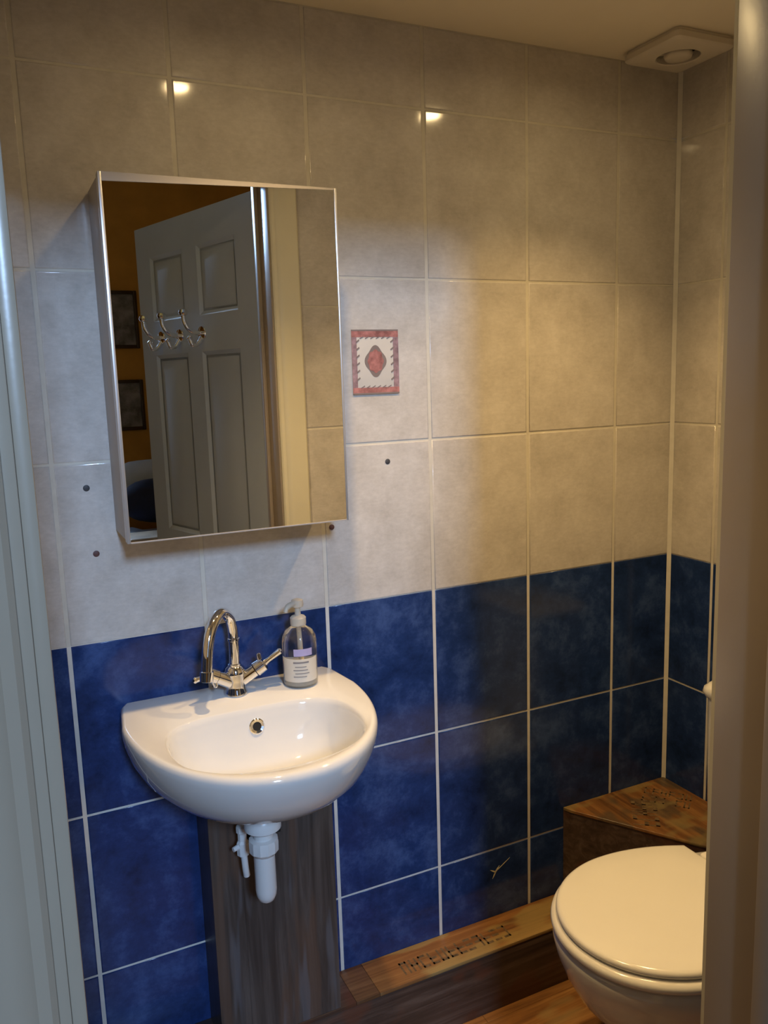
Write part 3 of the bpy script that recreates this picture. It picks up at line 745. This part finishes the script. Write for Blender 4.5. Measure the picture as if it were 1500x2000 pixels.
# cistern
def rrect(x0, x1, y0, y1, r_, z, n=8):
    pts = []
    for (cx_, cy_, a0) in ((x1 - r_, y1 - r_, 0), (x0 + r_, y1 - r_, PI / 2), (x0 + r_, y0 + r_, PI), (x1 - r_, y0 + r_, 1.5 * PI)):
        for k in range(n + 1):
            a = a0 + PI / 2 * k / n; pts.append((cx_ + r_ * math.cos(a), cy_ + r_ * math.sin(a), z))
    return pts
CX0, CX1, CY0, CY1 = 1.239, XR - 0.003, cy - 0.165, -0.3035
bm = BM(); rings(bm, [rrect(CX0 + i, CX1, CY0 + i, CY1 - i, 0.03, z) for z, i in ((0.394, 0.012), (0.42, 0.006), (0.60, 0.002), (0.752, 0.0))])
obj('cistern', bm, 'ceramic', toi, ang=60)
bm = BM(); rings(bm, [rrect(CX0 + i, CX1, CY0 + i, CY1 - i, 0.03, z) for z, i in ((0.753, 0.002), (0.756, -0.004), (0.766, -0.008), (0.776, -0.006), (0.784, 0.002), (0.787, 0.015))])
obj('cistern_lid', bm, 'ceramic', toi, ang=60)

# ------------------------------------------------------------------ extractor fan
fx, fy = 1.316, -0.112; S = 0.081
fan = thing('extractor_fan', (fx, fy, 2.105), 'square cream plastic extractor fan on the ceiling in the far corner', 'extractor fan')
bm = BM()
n = 40
def sqr(h, z, r_=0.010): return [(x, y, z) for x, y in polar([p[:2] for p in rrect(fx - h, fx + h, fy - h, fy + h, r_, z, 9)], (fx, fy), 96)]
def circ(rad, z): 
    return [(fx + rad * math.cos(2 * PI * (k + 0.5) / 96), fy + rad * math.sin(2 * PI * (k + 0.5) / 96), z) for k in range(96)]
rings(bm, [sqr(S - 0.004, 2.1345), sqr(S - 0.004, 2.130), sqr(S, 2.127), sqr(S, 2.116), sqr(S - 0.004, 2.1115), sqr(S - 0.012, 2.110), circ(0.047, 2.109), circ(0.045, 2.111), circ(0.0445, 2.130)], True, True)
obj('cover', bm, 'fan_plastic', fan, ang=40)
bm = BM(); lathe(bm, [(0.010, 2.126), (0.027, 2.122), (0.030, 2.114), (0.027, 2.1075), (0.015, 2.106), (0.002, 2.1058)][::-1], (fx, fy, 0), n=40)
obj('centre_disc', bm, 'fan_plastic', fan, ang=60)
for k in range(3):
    bm = BM(); a = 0.4 + 2 * PI * k / 3; c_, s_ = math.cos(a), math.sin(a)
    tube(bm, [(fx + 0.022 * c_, fy + 0.022 * s_, 2.119), (fx + 0.0455 * c_, fy + 0.0455 * s_, 2.119)], 0.0028, 8)
    obj('spoke', bm, 'fan_plastic', fan)
bm = BM(); lathe(bm, [(0.0, 2.1285), (0.0443, 2.1285), (0.0443, 2.1295), (0.0, 2.1295)], (fx, fy, 0), n=32); obj('duct', bm, 'black_hole', fan)

# ------------------------------------------------------------------ ceiling downlights
for i, (lx, ly) in enumerate(LAMPS):
    dl = thing('downlight', (lx, ly, LAMPZ), ['round ceiling downlight above the wash basin', 'round ceiling downlight nearer the toilet'][i], 'downlight', 'ceiling downlights')
    bm = BM(); lathe(bm, [(0.036, CEIL - 0.0005), (0.036, LAMPZ + 0.004), (0.034, LAMPZ - 0.002), (0.028, LAMPZ - 0.003), (0.0262, LAMPZ), (0.0262, LAMPZ + 0.006)], (lx, ly, 0), n=36)
    obj('bezel', bm, 'chrome', dl)
    bm = BM(); lathe(bm, [(0.0, LAMPZ), (0.024, LAMPZ), (0.0255, LAMPZ + 0.003), (0.0, LAMPZ + 0.003)], (lx, ly, 0), n=32)
    obj('lens', bm, 'lamp_lens', dl)

# ------------------------------------------------------------------ bedroom things seen in the mirror
for zc, h, w, lab in ((1.80, 0.30, 0.26, 'upper dark-framed picture on the ochre bedroom wall, seen in the mirror'), (1.35, 0.27, 0.26, 'lower dark-framed picture on the ochre bedroom wall, seen in the mirror')):
    x1 = 0.69; x0 = x1 - w
    pc = thing('framed_picture', ((x0 + x1) / 2, WY + 0.001, zc - h / 2), lab, 'picture', 'pictures on the bedroom wall')
    bm = BM(); b_ = 0.018; ya, yb = WY + 0.001, WY + 0.022
    box(bm, x0, x0 + b_, ya, yb, zc - h / 2, zc + h / 2, 0.003); box(bm, x1 - b_, x1, ya, yb, zc - h / 2, zc + h / 2, 0.003)
    box(bm, x0 + b_, x1 - b_, ya, yb, zc + h / 2 - b_, zc + h / 2, 0.003); box(bm, x0 + b_, x1 - b_, ya, yb, zc - h / 2, zc - h / 2 + b_, 0.003)
    obj('frame', bm, 'picture_wood', pc)
    bm = BM(); box(bm, x0 + b_, x1 - b_, ya, ya + 0.01, zc - h / 2 + b_, zc + h / 2 - b_); obj('print', bm, 'picture_paper', pc, smooth=False)

def pillow(bm, c, sx_, sy_, sz_, rot=0.0, tilt=0.0):
    t_ = bmesh.new(); bmesh.ops.create_uvsphere(t_, u_segments=32, v_segments=20, radius=1.0)
    for v in t_.verts:
        x, y, z = v.co; f_ = 1.0
        sgn = lambda q, e: math.copysign(abs(q) ** e, q)
        v.co = Vector((sgn(x, 0.55) * sx_, sgn(y, 0.55) * sy_, sgn(z, 0.9) * sz_ * (1 + 0.06 * noise.noise(Vector((x * 3, y * 3, z * 3))))))
    merge(bm, t_, 0, Matrix.Translation(c) @ Matrix.Rotation(rot, 4, 'Z') @ Matrix.Rotation(tilt, 4, 'X'))
bed = thing('bed', (1.05, -2.75, 0), 'bed with pale blue bedding in the bedroom, seen in the mirror', 'bed')
bm = BM(); box(bm, 0.42, 1.70, -3.36, -2.10, 0.14, 0.44, 0.01)
for xx in (0.47, 1.64):
    for yy in (-3.30, -2.18): box(bm, xx - 0.03, xx + 0.03, yy - 0.03, yy + 0.03, 0.0, 0.14)
obj('frame', bm, 'bed_wood', bed)
bm = BM(); box(bm, 0.44, 1.68, -3.34, -2.12, 0.44, 0.68, 0.04, seg=4); obj('mattress', bm, 'duvet', bed)
bm = BM(); g = 26
def dz(x, y): return 0.035 * noise.noise(Vector((x * 4, y * 4, 0.3))) + 0.02 * noise.noise(Vector((x * 11, y * 11, 1.3)))
vs = [[bm.verts.new((0.41 + 1.30 * i / g, -2.95 + 0.87 * j / g, 0.745 + dz(i / g * 1.4, j / g))) for i in range(g + 1)] for j in range(g + 1)]
for j in range(g):
    for i in range(g): bm.faces.new((vs[j][i], vs[j][i + 1], vs[j + 1][i + 1], vs[j + 1][i]))
bmesh.ops.solidify(bm, geom=list(bm.faces), thickness=0.05)
obj('duvet', bm, 'duvet', bed, ang=80)
bm = BM(); box(bm, 0.41, 1.71, -2.55, -2.36, 0.775, 0.80, 0.012, seg=3); obj('throw', bm, 'bed_wood', bed)
for i, (px, py, pz, mt_, lab) in enumerate(((0.72, -3.14, 0.93, 'duvet', 'pale blue pillow at the head of the bed, seen in the mirror'), (0.72, -2.80, 0.90, 'navy_fabric', 'dark navy cushion lying on the bed, seen in the mirror'))):
    bm = BM(); pillow(bm, (px, py, pz), 0.27, 0.15, 0.105, 0.1, 0.9 if i == 0 else 0.25)
    o = centre(obj('pillow' if i == 0 else 'cushion', bm, mt_, ang=80)); tag(o, lab, 'pillow' if i == 0 else 'cushion')
